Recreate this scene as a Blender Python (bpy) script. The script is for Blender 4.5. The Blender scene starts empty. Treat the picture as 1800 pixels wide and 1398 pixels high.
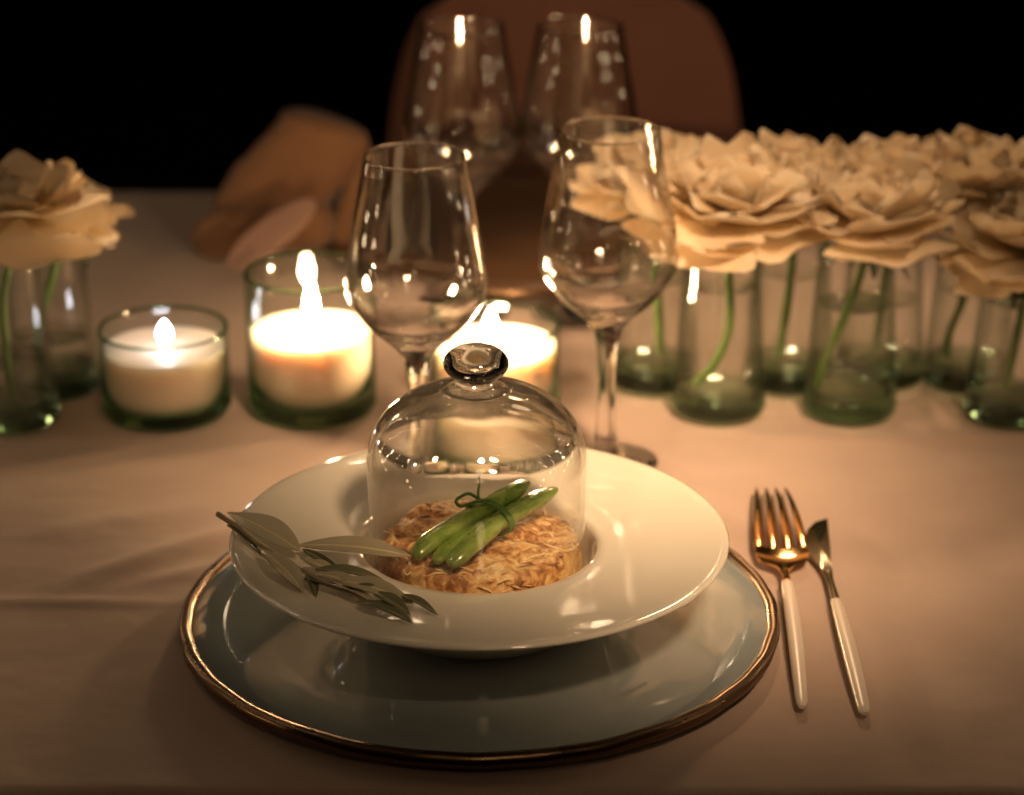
import bpy, math, random
from mathutils import Vector, Matrix, noise
random.seed(7)
U = 0.0085                       # one modelling unit in metres
SC = bpy.context.scene
COL = SC.collection
R = math.radians

# ------------------------------------------------------------------ camera
cam_d = bpy.data.cameras.new('camera'); cam = bpy.data.objects.new('camera', cam_d); COL.objects.link(cam)
cam.location = (0, 0, 62.1 * U); cam.rotation_euler = (R(90 - 21.5), 0, 0)
cam_d.sensor_width = 36; cam_d.lens = 4300 / 1800 * 36
cam_d.clip_start = 0.05; cam_d.clip_end = 200
cam_d.dof.use_dof = True; cam_d.dof.focus_distance = 129.5 * U; cam_d.dof.aperture_fstop = 5.6
SC.camera = cam

# ------------------------------------------------------------------ world, lamps, exposure
w = bpy.data.worlds.new('World'); SC.world = w; w.use_nodes = True
w.node_tree.nodes['Background'].inputs[0].default_value = (0.012, 0.008, 0.006, 1)
w.node_tree.nodes['Background'].inputs[1].default_value = 0.10
SC.view_settings.view_transform = 'Standard'; SC.view_settings.look = 'None'
SC.view_settings.exposure = 0.0; SC.view_settings.gamma = 1.0
cy = SC.cycles
cy.use_denoising = True
cy.max_bounces = 24; cy.transmission_bounces = 20; cy.glossy_bounces = 8; cy.diffuse_bounces = 4
cy.transparent_max_bounces = 40; cy.sample_clamp_indirect = 4.0
cy.caustics_reflective = True; cy.caustics_refractive = True; cy.blur_glossy = 0.4

def lamp(name, kind, loc, power, color, radius=None, aim=None, spot=None, blend=1.0):
    d = bpy.data.lights.new(name, kind); d.energy = power; d.color = color
    o = bpy.data.objects.new(name, d); COL.objects.link(o); o.location = Vector(loc) * U
    if radius: d.shadow_soft_size = radius * U
    if spot: d.spot_size = R(spot); d.spot_blend = blend
    if aim:
        o.rotation_euler = (Vector(aim) - Vector(loc)).to_track_quat('-Z', 'Y').to_euler()
    return o
WARM = (1.0, 0.63, 0.33)
lamp('pendant_lamp', 'SPOT', (34, 46, 108), 165, (1.0, 0.65, 0.365), 12, (7, 142, 5), 20.5, 1.0)
lamp('back_fill', 'SPOT', (24, 222, 74), 22, (1.0, 0.65, 0.365), 6, (17, 168, 6), 46, 1.0)  # added fill from behind, brightens the cloth behind the vases and the petals
lamp('front_fill', 'POINT', (4, 26, 66), 1.1, (1.0, 0.66, 0.36), 8)  # added frontal fill, lifts the shade under the soup plate rim
for i, (x, y, z) in enumerate(((-47, 138, 7), (-50, 168, 8), (47, 136, 8), (53, 172, 9), (-40, 108, 7), (42, 106, 7))):
    lamp('side_glint', 'POINT', (x, y, z), 0.06, (1.0, 0.66, 0.36), 1.3)  # unseen lights added beside the table for soft highlights on the glasses
for i, (x, y, z) in enumerate(((-60, 60, 120), (-25, 40, 135), (45, 50, 130), (-80, 120, 125), (90, 150, 130), (30, 260, 150), (-40, 270, 150))):
    lamp('string_lamp', 'POINT', (x, y, z), 0.10, (1.0, 0.62, 0.32), 1.6)
# fairy strings behind the camera; those at table ends and rear added for glints
STR = [(-58, 150, 6, 110, 14), (-75, 124, 8, 115, 13), (60, 150, 6, 110, 14), (78, 120, 8, 115, 13), (-64, 186, 8, 105, 12), (66, 190, 8, 105, 12),
       (-20, -30, 75, 180, 6), (14, -40, 70, 180, 6), (-34, 285, 66, 125, 8), (-11, 290, 70, 128, 8), (5, 286, 64, 122, 8), (24, 292, 70, 128, 8), (48, 284, 66, 124, 8)]
for i, (x, y, z0, z1, n) in enumerate(STR):
    n = int(n * 1.6) if z0 < 20 else n
    for k in range(n):
        zz = z0 + (z1 - z0) * (k + 0.3 * math.sin(k * 2.1 + i)) / (n - 1)
        lamp('fairy_glint_light', 'POINT', (x + 1.2 * math.sin(k * 1.7 + i), y + 1.2 * math.cos(k * 2.3), max(3, zz)), 0.03, (1.0, 0.74, 0.46), 0.36)

# ------------------------------------------------------------------ materials
def mat(name):
    m = bpy.data.materials.new(name); m.use_nodes = True
    nt = m.node_tree; nt.nodes.clear()
    out = nt.nodes.new('ShaderNodeOutputMaterial')
    return m, nt, out
def N(nt, t, **kw):
    n = nt.nodes.new(t)
    for k, v in kw.items():
        if k in n.inputs: n.inputs[k].default_value = v
        else: setattr(n, k, v)
    return n
def ramp(nt, fac, stops, interp='LINEAR'):
    r = nt.nodes.new('ShaderNodeValToRGB'); r.color_ramp.interpolation = interp
    e = r.color_ramp.elements
    while len(e) < len(stops): e.new(0.5)
    for q, (p, c) in zip(e, stops): q.position = p; q.color = (*c, 1)
    nt.links.new(fac, r.inputs[0]); return r.outputs[0]
def tex(nt, scale, detail=4, rough=0.55, vec=None, dist=0.0):
    n = N(nt, 'ShaderNodeTexNoise', Scale=scale, Detail=detail, Roughness=rough, Distortion=dist)
    if vec is not None: nt.links.new(vec, n.inputs['Vector'])
    return n
def coord(nt, scale=(1, 1, 1)):
    c = nt.nodes.new('ShaderNodeTexCoord'); m = nt.nodes.new('ShaderNodeMapping')
    m.inputs['Scale'].default_value = scale; nt.links.new(c.outputs['Object'], m.inputs[0]); return m.outputs[0]
def simple(name, c1, c2=None, rough=0.5, metal=0.0, scale=60, bump=0.0, bscale=200, coat=0.0, sheen=0.0, trans=0.0, aniso=None, sss=None, spec=0.5):
    m, nt, out = mat(name)
    p = N(nt, 'ShaderNodeBsdfPrincipled', Roughness=rough, Metallic=metal)
    p.inputs['Coat Weight'].default_value = coat; p.inputs['Coat Roughness'].default_value = 0.02; p.inputs['Coat IOR'].default_value = 1.75
    p.inputs['Sheen Weight'].default_value = sheen
    p.inputs['Specular IOR Level'].default_value = spec
    v = coord(nt)
    n1 = tex(nt, scale, vec=v)
    nt.links.new(ramp(nt, n1.outputs[0], ((0.3, c1), (0.7, c2 or c1))), p.inputs['Base Color'])
    r2 = nt.nodes.new('ShaderNodeMapRange'); r2.inputs[3].default_value = rough * 0.75; r2.inputs[4].default_value = min(1, rough * 1.3)
    nt.links.new(tex(nt, scale * 2.3, vec=v).outputs[0], r2.inputs[0]); nt.links.new(r2.outputs[0], p.inputs['Roughness'])
    if bump:
        b = N(nt, 'ShaderNodeBump', Strength=bump, Distance=0.001)
        nt.links.new(tex(nt, bscale, vec=v).outputs[0], b.inputs['Height']); nt.links.new(b.outputs[0], p.inputs['Normal'])
    if sss:
        p.inputs['Subsurface Weight'].default_value = 1.0
        p.inputs['Subsurface Radius'].default_value = sss[0]; p.inputs['Subsurface Scale'].default_value = sss[1]
    sh = p.outputs[0]
    if trans:
        t = nt.nodes.new('ShaderNodeBsdfTranslucent'); t.inputs[0].default_value = (*(c2 or c1), 1)
        mx = nt.nodes.new('ShaderNodeMixShader'); mx.inputs[0].default_value = trans
        nt.links.new(sh, mx.inputs[1]); nt.links.new(t.outputs[0], mx.inputs[2]); sh = mx.outputs[0]
    nt.links.new(sh, out.inputs[0]); return m

def glass(name, clear, edge, solid, ior=1.5, ebump=0.0, power=2.2, refl=1.0):
    """thin walls: transparent sheet with Fresnel reflection, darker where the wall is seen edge-on;
    the vertex attribute 'solid' turns it into refracting solid glass where the glass is thick"""
    m, nt, out = mat(name)
    lw = N(nt, 'ShaderNodeLayerWeight', Blend=0.5)
    def mth(op, a, b, clampit=False):
        n = nt.nodes.new('ShaderNodeMath'); n.operation = op; n.use_clamp = clampit
        for i, q in enumerate((a, b)):
            if isinstance(q, (int, float)): n.inputs[i].default_value = q
            else: nt.links.new(q, n.inputs[i])
        return n.outputs[0]
    fac = lw.outputs['Facing']
    f5 = mth('POWER', fac, 5.0); fr = mth('MULTIPLY_ADD', f5, 0.92 * refl, True); nt.nodes[-1].inputs[2].default_value = 0.045 * refl
    mc = nt.nodes.new('ShaderNodeMix'); mc.data_type = 'RGBA'
    mc.inputs[6].default_value = (*clear, 1); mc.inputs[7].default_value = (*edge, 1)
    nt.links.new(mth('POWER', fac, power), mc.inputs[0])
    tr = nt.nodes.new('ShaderNodeBsdfTransparent'); nt.links.new(mc.outputs[2], tr.inputs[0])
    gl = nt.nodes.new('ShaderNodeBsdfGlossy'); gl.inputs['Roughness'].default_value = 0.0
    gl.inputs[0].default_value = (1, 1, 1, 1)
    sg = N(nt, 'ShaderNodeBsdfGlass', IOR=ior, Roughness=0.0); sg.inputs[0].default_value = (*solid, 1)
    if ebump:
        b = N(nt, 'ShaderNodeBump', Strength=ebump, Distance=0.002)
        nt.links.new(tex(nt, 45, 1.0, vec=coord(nt)).outputs[0], b.inputs['Height'])
        nt.links.new(b.outputs[0], gl.inputs['Normal']); nt.links.new(b.outputs[0], sg.inputs['Normal'])
    m1 = nt.nodes.new('ShaderNodeMixShader'); nt.links.new(fr, m1.inputs[0]); nt.links.new(tr.outputs[0], m1.inputs[1]); nt.links.new(gl.outputs[0], m1.inputs[2])
    at = nt.nodes.new('ShaderNodeAttribute'); at.attribute_name = 'solid'
    m2 = nt.nodes.new('ShaderNodeMixShader'); nt.links.new(at.outputs['Fac'], m2.inputs[0]); nt.links.new(m1.outputs[0], m2.inputs[1]); nt.links.new(sg.outputs[0], m2.inputs[2])
    nt.links.new(m2.outputs[0], out.inputs[0]); return m

def emit(name, color, strength):
    m, nt, out = mat(name); e = N(nt, 'ShaderNodeEmission', Strength=strength); e.inputs[0].default_value = (*color, 1)
    nt.links.new(e.outputs[0], out.inputs[0]); return m

def cloth_mat():
    m, nt, out = mat('linen_cloth')
    p = N(nt, 'ShaderNodeBsdfPrincipled', Roughness=0.85); p.inputs['Sheen Weight'].default_value = 0.15; p.inputs['Specular IOR Level'].default_value = 0.2
    v = coord(nt)
    nt.links.new(ramp(nt, tex(nt, 14, 5, vec=v).outputs[0], ((0.3, (0.40, 0.29, 0.235)), (0.7, (0.445, 0.325, 0.265)))), p.inputs['Base Color'])
    w1 = N(nt, 'ShaderNodeTexWave', Scale=340); w2 = N(nt, 'ShaderNodeTexWave', Scale=340); w2.bands_direction = 'Y'
    nt.links.new(v, w1.inputs[0]); nt.links.new(v, w2.inputs[0])
    a = nt.nodes.new('ShaderNodeMath'); a.operation = 'ADD'; nt.links.new(w1.outputs['Fac'], a.inputs[0]); nt.links.new(w2.outputs['Fac'], a.inputs[1])
    b = N(nt, 'ShaderNodeBump', Strength=0.12, Distance=0.0004); nt.links.new(a.outputs[0], b.inputs['Height'])
    b2 = N(nt, 'ShaderNodeBump', Strength=0.4, Distance=0.004); nt.links.new(tex(nt, 18, 3, vec=v).outputs[0], b2.inputs['Height'])
    nt.links.new(b2.outputs[0], b.inputs['Normal']); nt.links.new(b.outputs[0], p.inputs['Normal'])
    nt.links.new(p.outputs[0], out.inputs[0]); return m

def crust_mat():
    m, nt, out = mat('fried_potato')
    p = N(nt, 'ShaderNodeBsdfPrincipled', Roughness=0.62); p.inputs['Subsurface Weight'].default_value = 0.15
    p.inputs['Subsurface Radius'].default_value = (0.004, 0.002, 0.001); p.inputs['Subsurface Scale'].default_value = 0.6
    v = coord(nt); at = nt.nodes.new('ShaderNodeAttribute'); at.attribute_name = 'tone'
    n = tex(nt, 95, 6, 0.6, v, 2.2); n2 = tex(nt, 30, 5, 0.6, v, 0.8)
    a = nt.nodes.new('ShaderNodeMath'); a.operation = 'ADD'; nt.links.new(n.outputs[0], a.inputs[0]); nt.links.new(at.outputs['Fac'], a.inputs[1])
    a2 = nt.nodes.new('ShaderNodeMath'); a2.operation = 'ADD'; nt.links.new(a.outputs[0], a2.inputs[0]); nt.links.new(n2.outputs[0], a2.inputs[1])
    sc = nt.nodes.new('ShaderNodeMapRange'); sc.inputs[1].default_value = 0.62; sc.inputs[2].default_value = 1.42; nt.links.new(a2.outputs[0], sc.inputs[0])
    nt.links.new(ramp(nt, sc.outputs[0], ((0.12, (0.09, 0.03, 0.01)), (0.36, (0.34, 0.13, 0.035)), (0.52, (0.66, 0.38, 0.14)), (0.68, (0.80, 0.58, 0.28)), (0.95, (0.86, 0.72, 0.45)))), p.inputs['Base Color'])
    b = N(nt, 'ShaderNodeBump', Strength=0.5, Distance=0.001); nt.links.new(tex(nt, 260, 5, vec=v).outputs[0], b.inputs['Height']); nt.links.new(b.outputs[0], p.inputs['Normal'])
    nt.links.new(p.outputs[0], out.inputs[0]); return m

def leaf_mat(name, c1, c2, trans):
    m, nt, out = mat(name)
    p = N(nt, 'ShaderNodeBsdfPrincipled', Roughness=0.5)
    c = nt.nodes.new('ShaderNodeTexCoord'); sp = nt.nodes.new('ShaderNodeSeparateXYZ'); nt.links.new(c.outputs['Object'], sp.inputs[0])
    def mth(op, a, b):
        n = nt.nodes.new('ShaderNodeMath'); n.operation = op
        for i, q in enumerate((a, b)):
            if isinstance(q, (int, float)): n.inputs[i].default_value = q
            else: nt.links.new(q, n.inputs[i])
        return n.outputs[0]
    ay = mth('ABSOLUTE', sp.outputs[1], 0.0)
    mid = nt.nodes.new('ShaderNodeMapRange'); mid.inputs[1].default_value = 0.02 * U; mid.inputs[2].default_value = 0.07 * U; mid.inputs[3].default_value = 1; mid.inputs[4].default_value = 0; nt.links.new(ay, mid.inputs[0])
    wv = mth('SINE', mth('MULTIPLY', mth('SUBTRACT', sp.outputs[0], mth('MULTIPLY', ay, 1.6)), 14.0 / U), 0.0)
    oi = nt.nodes.new('ShaderNodeObjectInfo')
    f0 = mth('ADD', mth('MULTIPLY', tex(nt, 150, 4, vec=c.outputs['Object']).outputs[0], 0.7), mth('MULTIPLY', oi.outputs['Random'], 0.5))
    f1 = mth('ADD', f0, mth('MULTIPLY', wv, 0.05))
    base = ramp(nt, f1, ((0.2, c1), (0.85, c2)))
    mx = nt.nodes.new('ShaderNodeMix'); mx.data_type = 'RGBA'; nt.links.new(mth('MULTIPLY', mid.outputs[0], 0.75), mx.inputs[0]); nt.links.new(base, mx.inputs[6])
    mx.inputs[7].default_value = (min(1, c2[0] * 1.5 + 0.1), min(1, c2[1] * 1.4 + 0.08), c2[2] * 1.2 + 0.03, 1)
    nt.links.new(mx.outputs[2], p.inputs['Base Color'])
    b = N(nt, 'ShaderNodeBump', Strength=0.5, Distance=0.0006); nt.links.new(f1, b.inputs['Height']); nt.links.new(b.outputs[0], p.inputs['Normal'])
    sh = p.outputs[0]
    if trans:
        t = nt.nodes.new('ShaderNodeBsdfTranslucent'); nt.links.new(mx.outputs[2], t.inputs[0]); ms = nt.nodes.new('ShaderNodeMixShader'); ms.inputs[0].default_value = trans
        nt.links.new(sh, ms.inputs[1]); nt.links.new(t.outputs[0], ms.inputs[2]); sh = ms.outputs[0]
    nt.links.new(sh, out.inputs[0]); return m

def petal_mat():
    m, nt, out = mat('cream_petal')
    p = N(nt, 'ShaderNodeBsdfPrincipled', Roughness=0.55); p.inputs['Sheen Weight'].default_value = 0.1
    c = nt.nodes.new('ShaderNodeTexCoord'); sp = nt.nodes.new('ShaderNodeSeparateXYZ'); nt.links.new(c.outputs['Object'], sp.inputs[0])
    mr = nt.nodes.new('ShaderNodeMapRange'); mr.inputs[2].default_value = U; nt.links.new(sp.outputs[1], mr.inputs[0])
    mp = nt.nodes.new('ShaderNodeMapping'); mp.inputs['Scale'].default_value = (26, 3, 3); nt.links.new(c.outputs['Object'], mp.inputs[0])
    vein = tex(nt, 60, 4, 0.6, mp.outputs[0]); oi = nt.nodes.new('ShaderNodeObjectInfo')
    ad = nt.nodes.new('ShaderNodeMath'); ad.operation = 'MULTIPLY_ADD'; ad.inputs[1].default_value = 0.35; nt.links.new(vein.outputs[0], ad.inputs[0]); nt.links.new(mr.outputs[0], ad.inputs[2])
    ad2 = nt.nodes.new('ShaderNodeMath'); ad2.operation = 'MULTIPLY_ADD'; ad2.inputs[1].default_value = 0.25; nt.links.new(oi.outputs['Random'], ad2.inputs[0]); nt.links.new(ad.outputs[0], ad2.inputs[2])
    col = ramp(nt, ad2.outputs[0], ((0.15, (0.62, 0.58, 0.30)), (0.5, (0.88, 0.75, 0.53)), (0.95, (0.93, 0.85, 0.70)), (1.0, (0.92, 0.80, 0.62))))
    nt.links.new(col, p.inputs['Base Color'])
    b = N(nt, 'ShaderNodeBump', Strength=0.45, Distance=0.0012); nt.links.new(vein.outputs[0], b.inputs['Height']); nt.links.new(b.outputs[0], p.inputs['Normal'])
    t = nt.nodes.new('ShaderNodeBsdfTranslucent'); nt.links.new(col, t.inputs[0])
    mx = nt.nodes.new('ShaderNodeMixShader'); mx.inputs[0].default_value = 0.5
    nt.links.new(p.outputs[0], mx.inputs[1]); nt.links.new(t.outputs[0], mx.inputs[2]); nt.links.new(mx.outputs[0], out.inputs[0]); return m

M = dict(
    cloth=cloth_mat(), crust=crust_mat(),
    floor=simple('dark_floor', (0.010, 0.009, 0.009), (0.02, 0.018, 0.016), 0.8, scale=6),
    wood=simple('table_wood', (0.12, 0.07, 0.04), (0.18, 0.11, 0.06), 0.5, scale=12),
    porcelain=simple('white_porcelain', (0.79, 0.73, 0.62), (0.83, 0.77, 0.66), 0.07, scale=10, coat=1.0),
    glaze=simple('grey_glaze', (0.25, 0.285, 0.29), (0.30, 0.335, 0.335), 0.10, scale=12, coat=1.0, bump=0.05, bscale=60),
    brown_glaze=simple('brown_glaze', (0.11, 0.055, 0.022), (0.15, 0.075, 0.032), 0.3, scale=12, coat=0.2),
    bronze=simple('bronze_rim', (0.17, 0.105, 0.058), (0.23, 0.145, 0.085), 0.28, 1.0, scale=30, bump=0.15, bscale=120),
    gold=simple('polished_gold', (0.80, 0.46, 0.20), (0.86, 0.52, 0.24), 0.10, 1.0, scale=30),
    steel=simple('dull_gold_blade', (0.36, 0.30, 0.21), (0.42, 0.35, 0.25), 0.16, 1.0, scale=40),
    ivory=simple('ivory_handle', (0.62, 0.52, 0.43), (0.66, 0.56, 0.46), 0.3, scale=20),
    pod=simple('green_pod', (0.09, 0.18, 0.02), (0.27, 0.36, 0.07), 0.28, scale=110, bump=0.25, bscale=260, coat=0.5),
    chive=simple('green_chive', (0.05, 0.12, 0.02), (0.09, 0.17, 0.03), 0.4, scale=60),
    leaf_dark=leaf_mat('olive_leaf_top', (0.075, 0.082, 0.04), (0.13, 0.135, 0.07), 0.0),
    leaf_pale=leaf_mat('olive_leaf_underside', (0.36, 0.32, 0.21), (0.46, 0.41, 0.28), 0.15),
    twig=simple('olive_twig', (0.20, 0.14, 0.08), (0.30, 0.22, 0.13), 0.7, scale=120),
    petal=petal_mat(),
    stem=simple('flower_stem', (0.06, 0.12, 0.02), (0.12, 0.20, 0.04), 0.5, scale=50),
    greens=simple('flower_leaf', (0.03, 0.06, 0.02), (0.06, 0.09, 0.03), 0.5, scale=60),
    wax=simple('candle_wax', (0.84, 0.69, 0.54), (0.88, 0.73, 0.58), 0.45, scale=20, sss=((1.0, 0.97, 0.93), 0.010)),
    wick=simple('burnt_wick', (0.03, 0.02, 0.015), (0.06, 0.04, 0.03), 0.9),
    velvet=simple('pink_brown_velvet', (0.25, 0.10, 0.065), (0.29, 0.12, 0.08), 0.8, scale=20, sheen=0.5),
    metal=simple('dark_chair_metal', (0.05, 0.04, 0.035), (0.06, 0.05, 0.04), 0.4, 0.8),
    napkin=simple('tan_napkin', (0.125, 0.056, 0.022), (0.155, 0.072, 0.03), 0.85, scale=25, bump=0.3, bscale=60, sheen=0.2),
    card=simple('pale_pink_card', (0.28, 0.165, 0.125), (0.32, 0.19, 0.145), 0.7, scale=30),
    ink=simple('brown_ink', (0.14, 0.08, 0.06), None, 0.8),
    clear=glass('clear_glass', (0.99, 0.99, 0.985), (0.66, 0.62, 0.55), (1, 1, 1), 1.5, 0.06, refl=1.6),
    bell=glass('cloche_glass', (0.995, 0.995, 0.99), (0.88, 0.86, 0.82), (1, 1, 1), 1.5, 0.10, refl=1.1),
    jar=glass('green_jar_glass', (0.975, 0.985, 0.978), (0.25, 0.42, 0.30), (0.60, 0.80, 0.62), 1.5, 0.05, 2.6),
    vase=glass('green_vase_glass', (0.995, 0.998, 0.995), (0.38, 0.47, 0.38), (0.72, 0.86, 0.72), 1.5, 0.08, 2.4, 0.9),
)
def water_mat():
    m, nt, out = mat('vase_water'); g = N(nt, 'ShaderNodeBsdfGlass', IOR=1.333, Roughness=0.0); g.inputs[0].default_value = (0.95, 0.98, 0.94, 1)
    t = nt.nodes.new('ShaderNodeBsdfTransparent'); t.inputs[0].default_value = (0.985, 0.99, 0.975, 1)
    mx = nt.nodes.new('ShaderNodeMixShader'); at = nt.nodes.new('ShaderNodeAttribute'); at.attribute_name = 'solid'; nt.links.new(at.outputs['Fac'], mx.inputs[0])
    nt.links.new(t.outputs[0], mx.inputs[1]); nt.links.new(g.outputs[0], mx.inputs[2])
    nt.links.new(mx.outputs[0], out.inputs[0]); return m
M['water'] = water_mat()

# ------------------------------------------------------------------ mesh helpers (units -> metres)
def mesh(name, verts, faces, m, smooth=True, angle=40, attrs=None):
    me = bpy.data.meshes.new(name)
    me.from_pydata([(x * U, y * U, z * U) for x, y, z in verts], [], faces)
    if m: me.materials.append(m)
    if attrs:
        for k, vals in attrs.items():
            a = me.attributes.new(k, 'FLOAT', 'POINT'); a.data.foreach_set('value', vals)
    if smooth:
        me.polygons.foreach_set('use_smooth', [True] * len(me.polygons))
        if angle: me.set_sharp_from_angle(angle=R(angle))
    me.update(); return me
def ob(name, data, parent=None, loc=None, rot=None, scale=None):
    o = bpy.data.objects.new(name, data); COL.objects.link(o)
    if loc is not None: o.location = Vector(loc) * U
    if rot is not None: o.rotation_euler = rot
    if scale is not None: o.scale = scale if hasattr(scale, '__len__') else (scale,) * 3
    if parent is not None: o.parent = parent
    return o
def tag(o, label=None, cat=None, group=None, kind=None):
    if label: o['label'] = label
    if cat: o['category'] = cat
    if group: o['group'] = group
    if kind: o['kind'] = kind
    return o
def thing(name, label, cat, loc=(0, 0, 0), rz=0, group=None):
    return tag(ob(name, None, None, loc, (0, 0, rz)), label, cat, group)
def copy_tree(o, parent=None):
    c = o.copy(); COL.objects.link(c)
    if parent is not None: c.parent = parent; c.matrix_parent_inverse = o.matrix_parent_inverse
    for ch in list(o.children): copy_tree(ch, c)
    return c
def lathe(name, prof, m, seg=96, solid=None, wob=None, angle=40, close=False):
    """prof: list of (r, z) bottom to top / round the section; r=0 ends are poles"""
    V, F, A = [], [], []; rings = []
    for k, (r, z) in enumerate(prof):
        s = solid[k] if solid else 0.0
        if r < 1e-6:
            rings.append([len(V)]); V.append((0, 0, z)); A.append(s)
        else:
            ring = []
            for i in range(seg):
                a = 2 * math.pi * i / seg
                rr, zz = (r, z) if wob is None else wob(r, z, a, k)
                ring.append(len(V)); V.append((rr * math.cos(a), rr * math.sin(a), zz)); A.append(s)
            rings.append(ring)
    pairs = list(zip(rings, rings[1:])) + ([(rings[-1], rings[0])] if close else [])
    for a, b in pairs:
        for i in range(seg):
            j = (i + 1) % seg
            if len(a) == 1 and len(b) == 1: break
            if len(a) == 1: F.append((a[0], b[j], b[i]))
            elif len(b) == 1: F.append((a[i], a[j], b[0]))
            else: F.append((a[i], a[j], b[j], b[i]))
    return mesh(name, V, F, m, True, angle, {'solid': A} if solid else None)
def spline(pts, n):
    """Catmull-Rom through pts (any dimension), n points per span"""
    out = []; P = [pts[0]] + list(pts) + [pts[-1]]
    for k in range(1, len(P) - 2):
        for i in range(n):
            t = i / n; p0, p1, p2, p3 = P[k - 1], P[k], P[k + 1], P[k + 2]
            out.append(tuple(0.5 * (2 * b + (c - a) * t + (2 * a - 5 * b + 4 * c - d) * t * t + (3 * b - a - 3 * c + d) * t ** 3) for a, b, c, d in zip(p0, p1, p2, p3)))
    out.append(tuple(pts[-1])); return out
def tube(path, rad, n=10, flat=1.0, up=(0, 0, 1), cap=True, lump=None):
    """section swept along path; flat squeezes it along 'up'"""
    V, F = [], []; P = [Vector(p) for p in path]; L = len(P)
    for k, p in enumerate(P):
        t = (P[min(k + 1, L - 1)] - P[max(k - 1, 0)]).normalized()
        s = t.cross(Vector(up));  s = s.normalized() if s.length > 1e-4 else Vector((1, 0, 0))
        u = s.cross(t).normalized(); r = rad[k] if hasattr(rad, '__len__') else rad
        for i in range(n):
            a = 2 * math.pi * i / n; q = r * (lump(k / (L - 1), a) if lump else 1)
            V.append(tuple(p + s * (q * math.cos(a)) + u * (q * flat * math.sin(a))))
    for k in range(L - 1):
        for i in range(n):
            j = (i + 1) % n; F.append((k * n + i, k * n + j, k * n + n + j, k * n + n + i))
    if cap: F.append(tuple(range(n))[::-1]); F.append(tuple((L - 1) * n + i for i in range(n)))
    return V, F
def join(parts):
    V, F = [], []
    for v, f in parts:
        b = len(V); V += v; F += [tuple(i + b for i in q) for q in f]
    return V, F
def box(cx, cy_, cz, sx, sy, sz):
    V = [(cx + x * sx / 2, cy_ + y * sy / 2, cz + z * sz / 2) for x in (-1, 1) for y in (-1, 1) for z in (-1, 1)]
    return V, [(0, 1, 3, 2), (4, 6, 7, 5), (0, 4, 5, 1), (2, 3, 7, 6), (0, 2, 6, 4), (1, 5, 7, 3)]

# ------------------------------------------------------------------ the setting: floor, table, cloth
YN, YF, XT = 105.6, 208.5, 105.0
v, f = box(0, 160, -89.0, 2400, 2400, 2.0)
tag(ob('floor', mesh('floor', v, f, M['floor'], False)), kind='structure')
tb = thing('dining_table', 'long rectangular dining table hidden under the pale tablecloth', 'table', (0, 157, -88))
v, f = box(0, 0, 85.6, 2 * XT - 1, YF - YN - 1, 3.6); ob('tabletop', mesh('tabletop', v, f, M['wood'], False), tb)
v, f = box(0, 0, 41.8, 6, 6, 83.6); lm = mesh('leg', v, f, M['wood'], False)
for sx in (-1, 1):
    for sy in (-1, 1): ob('leg', lm, tb, (sx * (XT - 8), sy * 43, 0))

def ridge(x, y, x0, y0, x1, y1, wd, h):
    dx, dy = x1 - x0, y1 - y0; L2 = dx * dx + dy * dy
    t = ((x - x0) * dx + (y - y0) * dy) / L2; tc = max(0, min(1, t))
    d = math.hypot(x - x0 - tc * dx, y - y0 - tc * dy)
    return h * math.exp(-(d / wd) ** 2) * (math.sin(math.pi * max(0.02, min(0.98, t))) ** 0.5)
def cloth_z(x, y):
    z = 0.22 * noise.noise((x * 0.045, y * 0.07, 1.3)) + 0.08 * noise.noise((x * 0.2, y * 0.16, 4.1)) + 0.03 * noise.noise((x * 0.5, y * 0.6, 8.1))
    near = 0
    for cx_, cy_, r in ((-1.8, 122.9, 20),): near = max(near, math.exp(-((math.hypot(x - cx_, y - cy_) / r) ** 4)))
    z *= (1 - 0.9 * near)
    z += ridge(x, y, -40, 127.0, -18.3, 126.0, 0.55, 0.16)
    z += ridge(x, y, -26, 128.5, -14.5, 137.6, 1.2, 0.42)
    z += ridge(x, y, -22, 128.2, -15.6, 132.0, 0.8, 0.22)
    z += ridge(x, y, -30, 135, -16, 141, 1.6, 0.20)
    z += ridge(x, y, -44, 118, -26, 117, 0.9, 0.12)
    z += ridge(x, y, 18, 137, 30, 146, 2.2, 0.22)
    z += ridge(x, y, 12, 141, 20, 152, 1.6, 0.22)
    z += ridge(x, y, 17, 149.5, 40, 151.5, 1.1, 0.28)
    return z - 0.25
def grid_axis(lo, hi, fine_lo, fine_hi, coarse, fine):
    a = [lo]
    while a[-1] < hi - 1e-6: a.append(min(hi, a[-1] + (fine if fine_lo <= a[-1] < fine_hi else coarse)))
    return a
DROP = 24
xs = grid_axis(-XT - DROP, XT + DROP, -46, 46, 3.0, 0.42); ys = grid_axis(YN - DROP, YF + DROP, YN - 4, 172, 2.0, 0.42)
V = []
for y in ys:
    for x in xs:
        ox = max(0, abs(x) - XT); oy = max(0, YN - y, y - YF); o = max(ox, oy)
        px = max(-XT, min(XT, x)); py = max(YN, min(YF, y))
        if o == 0: V.append((px, py, cloth_z(px, py)))
        else:
            b = min(o, 1.2) / 1.2; r = 0.8; sgnx = (1 if x > 0 else -1) if ox > 0 else 0; sgny = (-1 if y < YN else 1) if oy > 0 else 0
            wave = (0.7 * math.sin(0.16 * (x if oy >= ox else y)) + 0.35 * math.sin(0.41 * (x if oy >= ox else y) + 1)) * min(1, o / 10)
            out = r * math.sin(b * math.pi / 2) + wave
            V.append((px + sgnx * out, py + sgny * out, cloth_z(px, py) - r * (1 - math.cos(b * math.pi / 2)) - max(0, o - 1.2)))
nx = len(xs)
F = [(j * nx + i, j * nx + i + 1, j * nx + nx + i + 1, j * nx + nx + i) for j in range(len(ys) - 1) for i in range(nx - 1)]
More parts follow.
